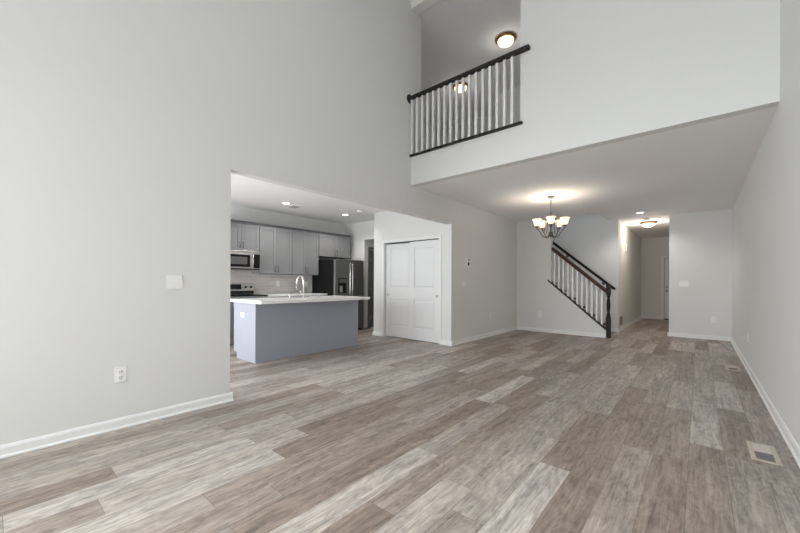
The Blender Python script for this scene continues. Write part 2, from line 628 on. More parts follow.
def panel_door(mb, x0, x1, y, th, z0, z1, rails, stile=0.11):
    """moulded two-panel door; y is the front face, th the thickness behind it"""
    mb.box(x0, x0 + stile, y, y + th, z0, z1)
    mb.box(x1 - stile, x1, y, y + th, z0, z1)
    zs = rails
    mb.box(x0 + stile, x1 - stile, y, y + th, z0, zs[0])
    mb.box(x0 + stile, x1 - stile, y, y + th, zs[1], zs[2])
    mb.box(x0 + stile, x1 - stile, y, y + th, zs[3], z1)
    for a, b in ((zs[0], zs[1]), (zs[2], zs[3])):
        xa, xb = x0 + stile, x1 - stile
        mb.box(xa, xb, y + 0.014, y + th - 0.01, a, b)
        m = 0.022
        m2 = 0.05
        # raised field with sloping edges
        v = [mb.bm.verts.new(p) for p in ((xa + m, y + 0.0139, a + m), (xb - m, y + 0.0139, a + m), (xb - m, y + 0.0139, b - m), (xa + m, y + 0.0139, b - m),
                                          (xa + m2, y + 0.003, a + m2), (xb - m2, y + 0.003, a + m2), (xb - m2, y + 0.003, b - m2), (xa + m2, y + 0.003, b - m2))]
        for f in ((4, 5, 6, 7), (0, 1, 5, 4), (1, 2, 6, 5), (2, 3, 7, 6), (3, 0, 4, 7), (3, 2, 1, 0)):
            mb.bm.faces.new([v[i] for i in f])
    return mb


RL = (0.245, 0.83, 1.065, 1.905)
d1 = struct('door_1', panel_door(MB(), -5.23, -4.47, YC + 0.052, 0.035, 0.012, 2.012, RL), 'door', bevel=0.003)
MB().lathe([(0.030, 0), (0.030, 0.003), (0.022, 0.003), (0.018, -0.002), (0, -0.002)], (-5.175, YC + 0.052, 0.915), axis='y', n=20).build('finger_pull', 'nickel', d1, label='round dark finger pull')
d2 = struct('door_2', panel_door(MB(), -4.53, -3.795, YC + 0.012, 0.035, 0.012, 2.018, RL), 'door', bevel=0.003)
MB().lathe([(0, -0.003), (0.022, -0.003), (0.030, -0.002), (0.030, 0.002)], (-3.855, YC + 0.012, 0.918), axis='y', n=20).build('finger_pull', 'nickel', d2, label='round dark finger pull')

# front door at the end of the hall
c = MB()
c.box(-0.96, -0.885, 14.482, 14.5, 0, 2.11)
c.box(0.04, 0.115, 14.482, 14.5, 0, 2.11)
c.box(-0.885, 0.04, 14.482, 14.5, 2.04, 2.11)
struct('trim_4', c, 'trim', bevel=0.004, label='white casing around the front door')
struct('trim_5', MB().box(-0.885, 0.04, 14.46, 14.62, 0.0, 0.03), 'black', label='dark threshold under the front door')
d3 = struct('door_3', panel_door(MB(), -0.872, 0.027, 14.54, 0.04, 0.032, 2.028, RL, 0.12), 'door', bevel=0.003)
MB().lathe([(0.032, 0), (0.032, -0.006), (0.012, -0.01), (0.012, -0.03), (0.027, -0.04), (0.027, -0.058), (0.012, -0.066), (0, -0.066)], (-0.812, 14.5395, 0.95), axis='y', n=18).build('door_knob', 'nickel', d3, label='nickel door knob')
MB().lathe([(0.033, 0), (0.033, -0.012), (0.02, -0.02), (0, -0.02)], (-0.812, 14.5395, 1.085), axis='y', n=18).build('deadbolt', 'nickel', d3, label='nickel deadbolt')

struct('wall_porch', MB().box(-1.2, 0.4, 14.70, 14.75, 0, HC), 'shadegrey')

# passage door (hinges on the near side)
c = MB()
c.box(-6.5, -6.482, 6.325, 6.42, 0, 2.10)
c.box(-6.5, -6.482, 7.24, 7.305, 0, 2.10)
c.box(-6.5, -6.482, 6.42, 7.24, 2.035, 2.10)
struct('trim_6', c, 'shadegrey', bevel=0.004, label='casing around the passage door, its grey darkened for shade')
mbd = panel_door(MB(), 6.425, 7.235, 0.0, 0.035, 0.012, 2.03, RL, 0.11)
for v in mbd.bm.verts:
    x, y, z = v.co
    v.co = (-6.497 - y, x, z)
d4 = struct('door_4', mbd, 'shadegrey', bevel=0.003)
for z in (0.27, 1.0, 1.78):
    MB().lathe([(0.009, -0.045), (0.009, 0.045)], (-6.489, 6.432, z), n=12).build('hinge', 'nickel', d4, label='dark door hinge')

# backsplash
struct('trim_7', MB().box(XK, XK + 0.012, 2.82, 4.97, 0.921, 1.40), 'tile', label='grey tiled backsplash under the wall cabinets')

# ------------------------------------------------------------------ kitchen cabinets
def shaker(mb, y0, y1, z0, z1, xf, th=0.02, st=0.06):
    """front facing +x; xf is the cabinet face the door sits on"""
    mb.box(xf, xf + th, y0, y0 + st, z0, z1).box(xf, xf + th, y1 - st, y1, z0, z1)
    mb.box(xf, xf + th, y0 + st, y1 - st, z0, z0 + st).box(xf, xf + th, y0 + st, y1 - st, z1 - st, z1)
    mb.box(xf, xf + th - 0.011, y0 + st, y1 - st, z0 + st, z1 - st)
    return mb


def pull(mb, x, y, z, L, vert=True):
    r = 0.006
    if vert:
        mb.tube([(x + 0.03, y, z - L / 2), (x + 0.03, y, z + L / 2)], r, 8)
        for s in (-1, 1):
            mb.tube([(x, y, z + s * L * 0.36), (x + 0.03, y, z + s * L * 0.36)], 0.005, 8)
    else:
        mb.tube([(x + 0.03, y - L / 2, z), (x + 0.03, y + L / 2, z)], r, 8)
        for s in (-1, 1):
            mb.tube([(x, y + s * L * 0.36, z), (x + 0.03, y + s * L * 0.36, z)], 0.005, 8)
    return mb


def wall_cabinet(y0, y1, z0, z1, label, handles='low'):
    t = thing('wall_cabinet', (XK + 0.002, (y0 + y1) / 2, z0), label, 'cabinet', 'grey wall cabinets in the kitchen')
    xf = XK + 0.315
    MB().box(XK + 0.002, xf, y0 + 0.001, y1 - 0.001, z0, z1).build('cabinet_body', 'cab', t, root=t)
    MB().box(XK + 0.002, xf + 0.03, y0 + 0.001, y1 - 0.001, z1, z1 + 0.03).build('crown_moulding', 'cabdark', t, root=t, label='dark crown strip')
    ym = (y0 + y1) / 2
    g = 0.004
    for a, b, s in ((y0 + g * 2.2, ym - g / 2, 1), (ym + g / 2, y1 - g * 2.2, -1)):
        d = shaker(MB(), a, b, z0 + 0.008, z1 - 0.03, xf).build('door', 'cab', t, root=t, bevel=0.0015)
        hy = b - 0.03 if s > 0 else a + 0.03
        pull(MB(), xf + 0.02, hy, z0 + 0.11, 0.13).build('handle', 'pewter', d, root=t, label='slim dark metal bar handle')
    return t


wall_cabinet(2.82, 3.58, 1.80, 2.36, 'short grey two-door wall cabinet directly above the microwave')
wall_cabinet(3.58, 4.34, 1.35, 2.36, 'tall grey two-door wall cabinet right beside the microwave')
wall_cabinet(4.34, 5.06, 1.35, 2.36, 'tall grey two-door wall cabinet right beside the refrigerator')
wall_cabinet(5.06, 6.06, 1.80, 2.36, 'short grey two-door wall cabinet above the refrigerator')


def base_cabinet(y0, y1, label):
    t = thing('base_cabinet', (XK + 0.002, (y0 + y1) / 2, 0), label, 'cabinet', 'grey base cabinets behind the island')
    xf = XK + 0.59
    MB().box(XK + 0.002, xf, y0 + 0.001, y1 - 0.001, 0.1, 0.878).build('cabinet_body', 'cab', t, root=t)
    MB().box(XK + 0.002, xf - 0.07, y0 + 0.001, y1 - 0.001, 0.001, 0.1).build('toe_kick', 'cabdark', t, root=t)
    d = MB().box(xf, xf + 0.02, y0 + 0.008, y1 - 0.008, 0.70, 0.865).build('drawer', 'cab', t, root=t, bevel=0.002)
    pull(MB(), xf + 0.02, (y0 + y1) / 2, 0.785, 0.13, False).build('handle', 'nickel', d, root=t)
    ym = (y0 + y1) / 2
    for a, b, s in ((y0 + 0.008, ym - 0.002, 1), (ym + 0.002, y1 - 0.008, -1)):
        d = shaker(MB(), a, b, 0.11, 0.69, xf).build('door', 'cab', t, root=t, bevel=0.0015)
        pull(MB(), xf + 0.02, b - 0.03 if s > 0 else a + 0.03, 0.6, 0.13).build('handle', 'nickel', d, root=t)


base_cabinet(3.60, 4.33, 'grey base cabinet right beside the range, behind the island')
base_cabinet(4.33, 5.06, 'grey base cabinet right beside the refrigerator, behind the island')
tag(MB().box(XK + 0.001, XK + 0.65, 3.592, 5.075, 0.879, 0.919).build('countertop', 'quartz', bevel=0.004),
    'white stone worktop along the tiled backsplash beside the range', 'countertop')

# microwave
t = thing('microwave', (XK + 0.003, 3.2, 1.405), 'stainless over-the-range microwave under the short wall cabinet', 'microwave')
xf = XK + 0.38
MB().box(XK + 0.003, xf, 2.825, 3.575, 1.405, 1.797).build('case', 'steel', t, root=t, bevel=0.004)
d = MB().box(xf, xf + 0.022, 2.828, 3.385, 1.455, 1.735).build('door', 'steel', t, root=t, bevel=0.003)
MB().box(xf + 0.022, xf + 0.026, 2.85, 3.35, 1.475, 1.715).build('window', 'blackglass', d, root=t, label='black glass border')
MB().box(xf + 0.026, xf + 0.0275, 2.91, 3.29, 1.525, 1.67).build('screen', 'mesh', d, root=t)
pull(MB(), xf + 0.02, 3.405, 1.595, 0.28).build('handle', 'chrome', t, root=t, label='upright chrome bar handle')
MB().box(xf, xf + 0.020, 3.43, 3.555, 1.455, 1.735).build('control_panel', 'blackglass', t, root=t, label='black control panel')
MB().box(xf, xf + 0.012, 2.84, 3.56, 1.418, 1.444).build('vent_grille', 'black', t, root=t, label='black vent strip')

# range
t = thing('range', (XK + 0.014, 3.2, 0), 'stainless electric range with black glass top under the microwave', 'stove')
x0, x1 = XK + 0.014, XK + 0.645
MB().box(x0, x1, 2.835, 3.585, 0.03, 0.905).build('body', 'steel', t, root=t, bevel=0.003)
MB().box(x0, x1 + 0.03, 2.830, 3.588, 0.9055, 0.928).build('cooktop', 'blackglass', t, root=t, bevel=0.003, label='black glass cooktop')
bg = MB()
bg.prism([(x0, 2.835, 0.929), (x0 + 0.09, 2.835, 0.929), (x0 + 0.06, 2.835, 1.145), (x0, 2.835, 1.155)], (0, 0.75, 0))
b = bg.build('backguard', 'steel', t, root=t, bevel=0.004)
MB().prism([(x0 + 0.080, 2.90, 1.03), (x0 + 0.088, 2.90, 1.03), (x0 + 0.072, 2.90, 1.13), (x0 + 0.064, 2.90, 1.13)], (0, 0.42, 0)).build('display', 'blackglass', b, root=t, label='black control display')
for y in (3.41, 3.52):
    MB().lathe([(0.024, 0), (0.022, 0.028), (0, 0.028)], (x0 + 0.078, y, 1.075), axis='x', n=16).build('knob', 'black', b, root=t, label='dark round knob')
MB().box(x0 + 0.085, x0 + 0.094, 2.845, 3.575, 0.935, 1.0).build('vent_strip', 'black', b, root=t)
d = MB().box(x1, x1 + 0.025, 2.845, 3.575, 0.22, 0.80).build('oven_door', 'steel', t, root=t, bevel=0.004)
MB().box(x1 + 0.025, x1 + 0.028, 2.92, 3.50, 0.34, 0.66).build('window', 'blackglass', d, root=t)
pull(MB(), x1 + 0.024, 3.21, 0.745, 0.66, False).build('handle', 'chrome', d, root=t)
MB().box(x1, x1 + 0.02, 2.845, 3.575, 0.05, 0.205).build('drawer', 'steel', t, root=t, bevel=0.004)

# refrigerator
t = thing('refrigerator', (-6.7, 5.55, 0), 'dark stainless french-door refrigerator beside the kitchen end wall', 'refrigerator')
MB().box(-7.18, -6.39, 5.095, 6.00, 0.02, 1.70).build('case', 'fridgeside', t, root=t, bevel=0.004, label='black side of the refrigerator')
MB().box(-7.1, -6.45, 5.11, 5.985, 0.0, 0.02).build('base_grille', 'black', t, root=t)
MB().box(-6.95, -6.37, 5.12, 5.98, 1.70, 1.722).build('hinge_cover', 'black', t, root=t)
for a, b2 in ((5.097, 5.543), (5.552, 5.998)):
    d = MB().box(-6.385, -6.31, a, b2, 0.72, 1.715).build('door', 'blacksteel', t, root=t, bevel=0.01)
    hy = b2 - 0.035 if a < 5.3 else a + 0.035
    mb = MB()
    mb.tube([(-6.309, hy, 0.80), (-6.265, hy, 0.83), (-6.255, hy, 1.0), (-6.252, hy, 1.2), (-6.255, hy, 1.4), (-6.265, hy, 1.60), (-6.309, hy, 1.63)], 0.011, 10)
    mb.build('handle', 'chrome', d, root=t, label='long bowed bright handle')
    if a < 5.3:
        p = MB().box(-6.3095, -6.305, 5.20, 5.44, 0.93, 1.28).build('water_dispenser', 'blackglass', d, root=t, label='black water dispenser')
        MB().box(-6.305, -6.295, 5.235, 5.31, 0.95, 1.10).build('paddle', 'steel', p, root=t)
        MB().box(-6.305, -6.30, 5.22, 5.42, 1.17, 1.26).build('touch_panel', 'mesh', p, root=t)
d = MB().box(-6.385, -6.31, 5.097, 5.998, 0.06, 0.71).build('freezer_drawer', 'blacksteel', t, root=t, bevel=0.01)
pull(MB(), -6.309, 5.55, 0.62, 0.7, False).build('handle', 'chrome', d, root=t)

# ------------------------------------------------------------------ island
t = thing('kitchen_island', (-5.2, 3.47, 0), 'blue-grey kitchen island cabinet under the white overhanging worktop', 'kitchen island')
mb = MB()
mb.box(-5.53, -4.862, 2.484, 4.458, 0.10, 0.868)
mb.box(-5.44, -4.862, 2.484, 4.458, 0.0, 0.10)
mb.build('cabinet_body', 'island', t, root=t)
mb = MB()
mb.prism([(-5.53, 2.47, 0.10), (-5.43, 2.47, 0.10), (-5.43, 2.47, 0.0), (-4.85, 2.47, 0.0), (-4.85, 2.47, 0.868), (-5.53, 2.47, 0.868)], (0, 0.0135, 0))
mb.build('end_panel', 'island', t, root=t, bevel=0.002)
mb = MB()
mb.prism([(-5.53, 4.4585, 0.10), (-5.43, 4.4585, 0.10), (-5.43, 4.4585, 0.0), (-4.85, 4.4585, 0.0), (-4.85, 4.4585, 0.868), (-5.53, 4.4585, 0.868)], (0, 0.0135, 0))
mb.build('end_panel', 'island', t, root=t, bevel=0.002)
MB().box(-4.8615, -4.850, 2.486, 4.457, 0.0, 0.868).build('back_panel', 'island', t, root=t)
MB().box(-4.850, -4.838, 2.47, 4.472, 0.0, 0.022).build('shoe_moulding', 'island', t, root=t, bevel=0.006)
MB().box(-4.8499, -4.846, 2.472, 2.492, 0.022, 0.868).build('corner_bead', 'island', t, root=t)
for a, b in ((2.50, 2.98), (2.985, 3.465), (3.47, 3.95), (3.955, 4.44)):
    mb = shaker(MB(), a, b, 0.115, 0.86, 0.0)
    for v in mb.bm.verts:
        v.co.x = -5.5305 - v.co.x
    d = mb.build('door', 'island', t, root=t, bevel=0.0015)
    hb = MB()
    pull(hb, 0.0, b - 0.04, 0.75, 0.13)
    for v in hb.bm.verts:
        v.co.x = -5.5505 - v.co.x
    hb.build('handle', 'nickel', d, root=t)

SX0, SX1, SY0, SY1 = -5.49, -5.17, 3.10, 3.84    # sink cut-out
mb = MB()
mb.box(-5.57, -4.58, 2.415, SY0, 0.869, 0.914).box(-5.57, -4.58, SY1, 4.51, 0.869, 0.914)
mb.box(-5.57, SX0, SY0, SY1, 0.869, 0.914).box(SX1, -4.58, SY0, SY1, 0.869, 0.914)
bmesh.ops.remove_doubles(mb.bm, verts=mb.bm.verts, dist=1e-5)
tag(mb.build('countertop', 'quartz'), 'white stone slab worktop with overhang on the blue-grey island', 'countertop')
t = thing('kitchen_sink', (-5.33, 3.47, 0.869), 'stainless undermount sink set into the island worktop', 'sink')
mb = MB()
e = 0.003
mb.box(SX0 + e, SX0 + 0.008, SY0 + e, SY1 - e, 0.8695, 0.905).box(SX1 - 0.008, SX1 - e, SY0 + e, SY1 - e, 0.8695, 0.905)
mb.box(SX0 + 0.008, SX1 - 0.008, SY0 + e, SY0 + 0.008, 0.8695, 0.905).box(SX0 + 0.008, SX1 - 0.008, SY1 - 0.008, SY1 - e, 0.8695, 0.905)
mb.box(SX0 + 0.008, SX1 - 0.008, SY0 + 0.008, SY1 - 0.008, 0.8695, 0.874)
mb.build('basin', 'steel', t, root=t)
MB().lathe([(0.04, 0), (0.036, 0.004), (0, 0.004)], (-5.33, 3.47, 0.8745), n=20).build('drain', 'chrome', t, root=t)

FX, FY = -5.10, 3.446
t = thing('faucet', (FX, FY, 0.9145), 'tall chrome gooseneck faucet standing on the island worktop', 'faucet')
MB().lathe([(0.028, 0), (0.028, 0.008), (0.020, 0.016), (0.018, 0.07), (0.014, 0.08)], (FX, FY, 0.9145), n=20).build('base', 'chrome', t, root=t)
path = [(FX, FY, 0.99), (FX, FY, 1.17)]
for k in range(1, 13):
    a = PI * k / 12
    path.append((FX - 0.085 + 0.085 * math.cos(a), FY - 0.02 * (1 - math.cos(a)) / 2, 1.17 + 0.11 * math.sin(a)))
path.append((FX - 0.172, FY - 0.02, 1.12))
MB().tube(path, 0.0125, 12).build('spout', 'chrome', t, root=t)
MB().lathe([(0.013, 0), (0.017, -0.015), (0.017, -0.07), (0.012, -0.078)], (FX - 0.172, FY - 0.02, 1.125), n=16).build('spray_head', 'nickel', t, root=t, label='darker spray head')
mb = MB()
mb.tube([(FX, FY, 0.958), (FX, FY - 0.045, 0.962)], 0.010, 10)
mb.tube([(FX, FY - 0.045, 0.955), (FX - 0.004, FY - 0.052, 1.01), (FX - 0.008, FY - 0.056, 1.045)], [0.010, 0.006, 0.005], 10)
mb.build('handle', 'chrome', t, root=t)
t = thing('soap_dispenser', (-5.08, 3.17, 0.9145), 'short chrome soap dispenser on the island worktop before the faucet', 'soap dispenser')
MB().lathe([(0.022, 0), (0.022, 0.006), (0.012, 0.012), (0.012, 0.05), (0.016, 0.052), (0.016, 0.062), (0, 0.064)], (-5.08, 3.17, 0.9145), n=18).build('body', 'chrome', t, root=t)
MB().tube([(-5.08, 3.17, 0.968), (-5.14, 3.17, 0.968), (-5.155, 3.17, 0.955)], 0.007, 8).build('nozzle', 'chrome', t, root=t)

# ------------------------------------------------------------------ outlets, switches (local frame: back at x=0, facing +x)
def plate_mb(w, h, th=0.007):
    mb = MB()
    mb.box(0.0005, th, -w / 2, w / 2, -h / 2, h / 2)
    return mb


def outlet(loc, rz, label, horizontal=False):
    t = thing('wall_outlet', loc, label, 'outlet', None, rz)
    w, h = (0.118, 0.074) if horizontal else (0.078, 0.124)
    plate_mb(w, h).build('plate', 'plate', t, bevel=0.002, local=True)
    for s in (-1, 1):
        mb = MB()
        cy, cz = (s * 0.021, 0) if horizontal else (0, s * 0.021)
        mb.lathe([(0.0165, 0), (0.0165, 0.0012), (0, 0.0012)], (0.007, cy, cz), axis='x', n=20)
        so = mb.build('socket', 'plate', t, local=True)
        mb = MB()
        for q in (-1, 1):
            if horizontal:
                mb.box(0.0082, 0.0087, cy - 0.0045, cy + 0.0045, cz + q * 0.006 - 0.0014, cz + q * 0.006 + 0.0014)
            else:
                mb.box(0.0082, 0.0087, cy + q * 0.006 - 0.0014, cy + q * 0.006 + 0.0014, cz - 0.003, cz + 0.006)
        mb.build('slots', 'slot', so, local=True)
    return t


o1 = outlet((XL, 0.672, 0.432), 0, 'white wall outlet low on the near left wall beneath the double switch')
o2 = dup(o1, (XL, 7.20, 0.435), 0, 'white wall outlet low on the left wall beyond the closet')
dup(o1, (-2.938, YS, 0.431), -PI / 2, 'pale wall outlet low on the wall under the staircase')
dup(o1, (0.237, YE, 0.425), -PI / 2, 'pale wall outlet low on the end wall right of the hall')
dup(o1, (XR, 6.78, 0.445), PI, 'white wall outlet low on the right-hand wall')
dup(o1, (XK + 0.0125, 4.18, 1.145), 0, 'white outlet on the backsplash between range and faucet')
dup(o1, (XK + 0.0125, 4.93, 1.13), 0, 'white outlet on the backsplash close to the refrigerator')
outlet((-5.235, 2.4695, 0.68), -PI / 2, 'white outlet on the end panel of the island', True)


def switch(loc, rz, n, label):
    t = thing('light_switch', loc, label, 'light switch', None, rz)
    w = 0.046 * n + 0.03
    plate_mb(w, 0.122).build('plate', 'plate', t, bevel=0.002, local=True)
    for k in range(n):
        y = (k - (n - 1) / 2) * 0.046
        mb = MB()
        mb.box(0.007, 0.0085, y - 0.006, y + 0.006, -0.0125, 0.0125)
        mb.prism([(0.0085, y - 0.004, -0.002), (0.019, y - 0.004, 0.006), (0.019, y - 0.004, 0.012), (0.0085, y - 0.004, 0.009)], (0, 0.008, 0))
        mb.build('toggle', 'plate', t, local=True)
    return t


switch((XL, 1.05, 1.17), 0, 2, 'white double light switch on the near left wall')
switch((XL, 6.04, 1.157), 0, 1, 'white single light switch beneath the thermostat')
switch((-0.257, YE, 1.177), -PI / 2, 3, 'white triple light switch on the end wall beside the hall')

t = thing('thermostat', (XL, 6.2, 1.59), 'white thermostat with a black display on the left wall past the closet', 'thermostat')
MB().box(XL + 0.0005, XL + 0.022, 6.135, 6.265, 1.50, 1.675).build('case', 'plate', t, root=t, bevel=0.006)
MB().box(XL + 0.022, XL + 0.0235, 6.165, 6.235, 1.525, 1.592).build('display', 'display', t, root=t, label='black display')
MB().box(XL + 0.022, XL + 0.0235, 6.165, 6.245, 1.625, 1.66).build('sensor', 'panelgrey', t, root=t, label='grey strip')

t = thing('door_chime', (XH, 11.19, 2.12), 'small door chime high on the left wall of the hall', 'door chime')
MB().box(XH + 0.0005, XH + 0.03, 11.08, 11.30, 2.04, 2.22).build('case', 'plate', t, root=t, bevel=0.006)
MB().box(XH + 0.03, XH + 0.0315, 11.15, 11.23, 2.05, 2.19).build('speaker_grille', 'panelgrey', t, root=t, label='grey centre strip')

t = thing('return_grille', (XH, 10.41, 0.235), 'grey return air grille low on the left wall of the hall', 'vent')
fr = MB()
y0, y1, z0, z1 = 10.22, 10.59, 0.13, 0.355
fr.box(XH + 0.0005, XH + 0.012, y0, y0 + 0.025, z0, z1).box(XH + 0.0005, XH + 0.012, y1 - 0.025, y1, z0, z1)
fr.box(XH + 0.0005, XH + 0.012, y0 + 0.025, y1 - 0.025, z0, z0 + 0.025).box(XH + 0.0005, XH + 0.012, y0 + 0.025, y1 - 0.025, z1 - 0.025, z1)
fr.build('frame', 'grille', t, root=t)
sl = MB()
sl.box(XH + 0.0005, XH + 0.002, y0 + 0.025, y1 - 0.025, z0 + 0.025, z1 - 0.025)
k = z0 + 0.035
while k < z1 - 0.03:
    sl.box(XH + 0.002, XH + 0.010, y0 + 0.025, y1 - 0.025, k, k + 0.006)
    k += 0.016
sl.build('louvres', 'grille', t, root=t)


# floor registers
def register(loc, label, rz=0):
    t = thing('floor_register', loc, label, 'floor vent', None, rz)
    W, L, h = 0.145, 0.355, 0.006
    b = 0.027
    fr = MB()
    fr.box(-W / 2, -W / 2 + b, -L / 2, L / 2, 0.0005, h).box(W / 2 - b, W / 2, -L / 2, L / 2, 0.0005, h)
    fr.box(-W / 2 + b, W / 2 - b, -L / 2, -L / 2 + b, 0.0005, h).box(-W / 2 + b, W / 2 - b, L / 2 - b, L / 2, 0.0005, h)
    fr.build('frame', 'almond', t, local=True, bevel=0.0015)
    MB().box(-W / 2 + b, W / 2 - b, 0.005, L / 2 - b, 0.0005, 0.0035).build('damper', 'almondlight', t, local=True, label='pale damper plate')
    sl = MB()
    sl.box(-W / 2 + b, W / 2 - b, -L / 2 + b, 0.005, 0.0005, 0.0014)
    for i in range(8):
        y = -L / 2 + b + 0.006 + i * 0.018
        sl.box(-W / 2 + b, W / 2 - b, y, y + 0.004, 0.0014, 0.0032)
    sl.build('louvres', 'duct', t, local=True, label='dark louvred opening')
    return t


rg = register((0.343, 3.50, 0.0), 'tan floor vent with a dark opening near the right wall, closest one')
dup(rg, (0.36, 6.76, 0), 0, 'small dark floor vent far along the right wall, near its outlet')

# ceiling register, smoke alarms
t = thing('ceiling_vent', (-6.35, 4.055, HC), 'white ceiling vent beside a recessed kitchen light', 'vent')
mb = MB()
mb.box(-6.47, -6.23, 3.96, 4.15, HC - 0.010, HC - 0.0005)
mb.build('frame', 'plate', t, root=t, bevel=0.003)
mb = MB()
for i in range(6):
    mb.box(-6.45 + i * 0.036, -6.432 + i * 0.036, 3.98, 4.13, HC - 0.013, HC - 0.0101)
mb.build('louvres', 'grille', t, root=t)


def smoke(x, y, label):
    t = thing('smoke_alarm', (x, y, HC), label, 'smoke alarm')
    MB().lathe([(0.066, -0.0005), (0.066, -0.018), (0.052, -0.034), (0, -0.036)], (x, y, HC), n=24).build('case', 'plate', t, root=t)
    MB().lathe([(0.025, -0.036), (0.025, -0.038), (0, -0.038)], (x, y, HC), n=18).build('sensor', 'grille', t, root=t)
    return t


smoke(-5.628, 5.23, 'white round smoke alarm on the kitchen ceiling near the closet')
smoke(-0.962, 10.2, 'white round smoke alarm on the hall ceiling')


# ------------------------------------------------------------------ lights
def lamp(name, parent, offset, watts, colour, radius=0.05, kind='POINT', spot=None):
    d = bpy.data.lights.new(name, kind)
    d.energy = watts
    d.color = colour
    d.shadow_soft_size = radius
    if spot:
        d.spot_size = spot
        d.spot_blend = 0.6
    o = bpy.data.objects.new(name, d)
    C.objects.link(o)
    o.parent = parent
    o.location = offset
    return o


def recessed(x, y, label, watts):
    t = thing('recessed_light', (x, y, HC), label, 'ceiling light', 'round recessed ceiling lights')
    MB().lathe([(0.082, -0.0005), (0.082, -0.006), (0.066, -0.010), (0.066, -0.004), (0.066, -0.0005)], (x, y, HC), n=28).build('trim_ring', 'plate', t, root=t)
    MB().lathe([(0.066, -0.004), (0.066, -0.0085), (0, -0.0085)], (x, y, HC), n=28).build('lens', 'led', t, root=t, label='glowing white lens')
    lamp('downlight', t, (0, 0, -0.03), watts, (1, 0.96, 0.9), 0.06, 'SPOT', 2.6)
    return t


recessed(-6.19, 3.774, 'recessed kitchen ceiling light beside the ceiling vent', 40)
recessed(-6.18, 5.287, 'recessed kitchen ceiling light nearer the closet and smoke alarm', 40)
recessed(-0.99, 9.246, 'recessed ceiling light at the mouth of the hall', 40)

WARM = (1.0, 0.88, 0.74)


def flush(x, y, zc, label, watts, colour=WARM):
    t = thing('flush_ceiling_light', (x, y, zc), label, 'ceiling light', 'bronze rimmed dome ceiling lights')
    c = (x, y, zc)
    MB().lathe([(0.12, -0.0005), (0.165, -0.003), (0.183, -0.012), (0.185, -0.022), (0.172, -0.034), (0.150, -0.046), (0.140, -0.040)], c, n=36).build('rim', 'bronze', t, root=t, label='bronze rim')
    MB().lathe([(0.142, -0.042), (0.139, -0.062), (0.122, -0.090), (0.085, -0.113), (0.035, -0.125), (0, -0.126)], c, n=36).build('glass_bowl', 'bowl', t, root=t, label='glowing frosted glass bowl')
    MB().lathe([(0.014, -0.1265), (0.014, -0.137), (0.007, -0.147), (0, -0.15)], c, n=14).build('finial', 'bronze', t, root=t)
    lamp('lamp_glow', t, (0, 0, -0.26), watts, colour, 0.12)
    return t


flush(-0.979, 10.80, HC, 'lit bronze-rimmed dome light on the hall ceiling', 19)
flush(-2.68, 6.06, ZLC, 'lit bronze-rimmed dome light on the loft ceiling, above the railing', 2.4, (1, 0.95, 0.88))
flush(-4.10, 6.87, ZLC, 'lit bronze-rimmed dome light seen through the loft balusters', 2.2, (1, 0.95, 0.88))


# chandelier
CX, CY = -2.03, 6.545
t = thing('chandelier', (CX, CY, HC), 'lit five-arm metal chandelier with upturned glass shades', 'chandelier')
MB().lathe([(0.062, -0.0005), (0.062, -0.012), (0.05, -0.026), (0.012, -0.034), (0, -0.034)], (CX, CY, HC), n=24).build('canopy', 'pewter', t, root=t)
mb = MB()
z = HC - 0.03
i = 0
while z > 2.475:
    pts = []
    for k in range(13):
        a = 2 * PI * k / 12
        dx, dz = 0.011 * math.cos(a), 0.022 * math.sin(a)
        pts.append((CX + (dx if i % 2 else 0), CY + (0 if i % 2 else dx), z - 0.018 + dz))
    mb.tube(pts, 0.0032, 6, caps=False)
    z -= 0.034
    i += 1
mb.build('chain', 'pewter', t, root=t)
MB().lathe([(0, 0.475), (0.008, 0.47), (0.010, 0.43), (0.022, 0.41), (0.010, 0.385), (0.009, 0.30), (0.018, 0.27), (0.026, 0.22), (0.018, 0.17), (0.010, 0.14), (0.012, 0.09),
            (0.035, 0.07), (0.040, 0.045), (0.028, 0.02), (0.012, 0.005), (0.014, -0.01), (0, -0.022)], (CX, CY, 2.02), n=20).build('stem', 'pewter', t, root=t)
for k in range(5):
    a = 2 * PI * k / 5 - 1.27
    ca, sa = math.cos(a), math.sin(a)

    def P(r, zz):
        return (CX + r * ca, CY + r * sa, zz)
    path = []
    for s in range(15):
        u = s / 14
        r = 0.03 + 0.21 * u
        zz = 2.045 - 0.045 * math.sin(PI * min(1, u * 1.35)) * (1 - 0.2 * u) + 0.12 * max(0, u - 0.35) ** 1.4 / 0.65 ** 1.4
        path.append(P(r, zz))
    ex, ey, ez = path[-1]
    path.append((ex, ey, ez + 0.02))
    arm = MB().tube(path, 0.008, 10)
    # upper scroll from stem to arm
    arm.tube([P(0.012, 2.40), P(0.05, 2.38), P(0.085, 2.32), P(0.10, 2.24), P(0.105, 2.15), P(0.12, 2.085)], 0.0055, 8)
    arm = arm.build('arm', 'pewter', t, root=t)
    MB().lathe([(0.012, 0), (0.034, 0.012), (0.036, 0.024), (0.020, 0.030), (0, 0.03)], (ex, ey, ez + 0.015), n=18).build('cup', 'pewter', arm, root=t)
    zb = ez + 0.045
    pr = [(0.026, 0), (0.044, 0.018), (0.054, 0.05), (0.060, 0.085), (0.072, 0.108), (0.086, 0.12)]
    pr2 = [(r - 0.004, h + 0.002) for r, h in reversed(pr)]
    MB().lathe(pr + pr2, (ex, ey, zb), n=24).build('glass_shade', 'shade', t, root=t, label='glowing bell shaped glass shade')
    b = MB().lathe([(0.012, 0.0), (0.014, 0.03), (0.026, 0.06), (0.024, 0.085), (0, 0.098)], (ex, ey, zb + 0.003), n=16).build('bulb', 'bulb', t, root=t)
    lamp('bulb_glow', t, (ex - CX, ey - CY, zb + 0.115 - HC), 1.7, (1.0, 0.95, 0.88), 0.04)

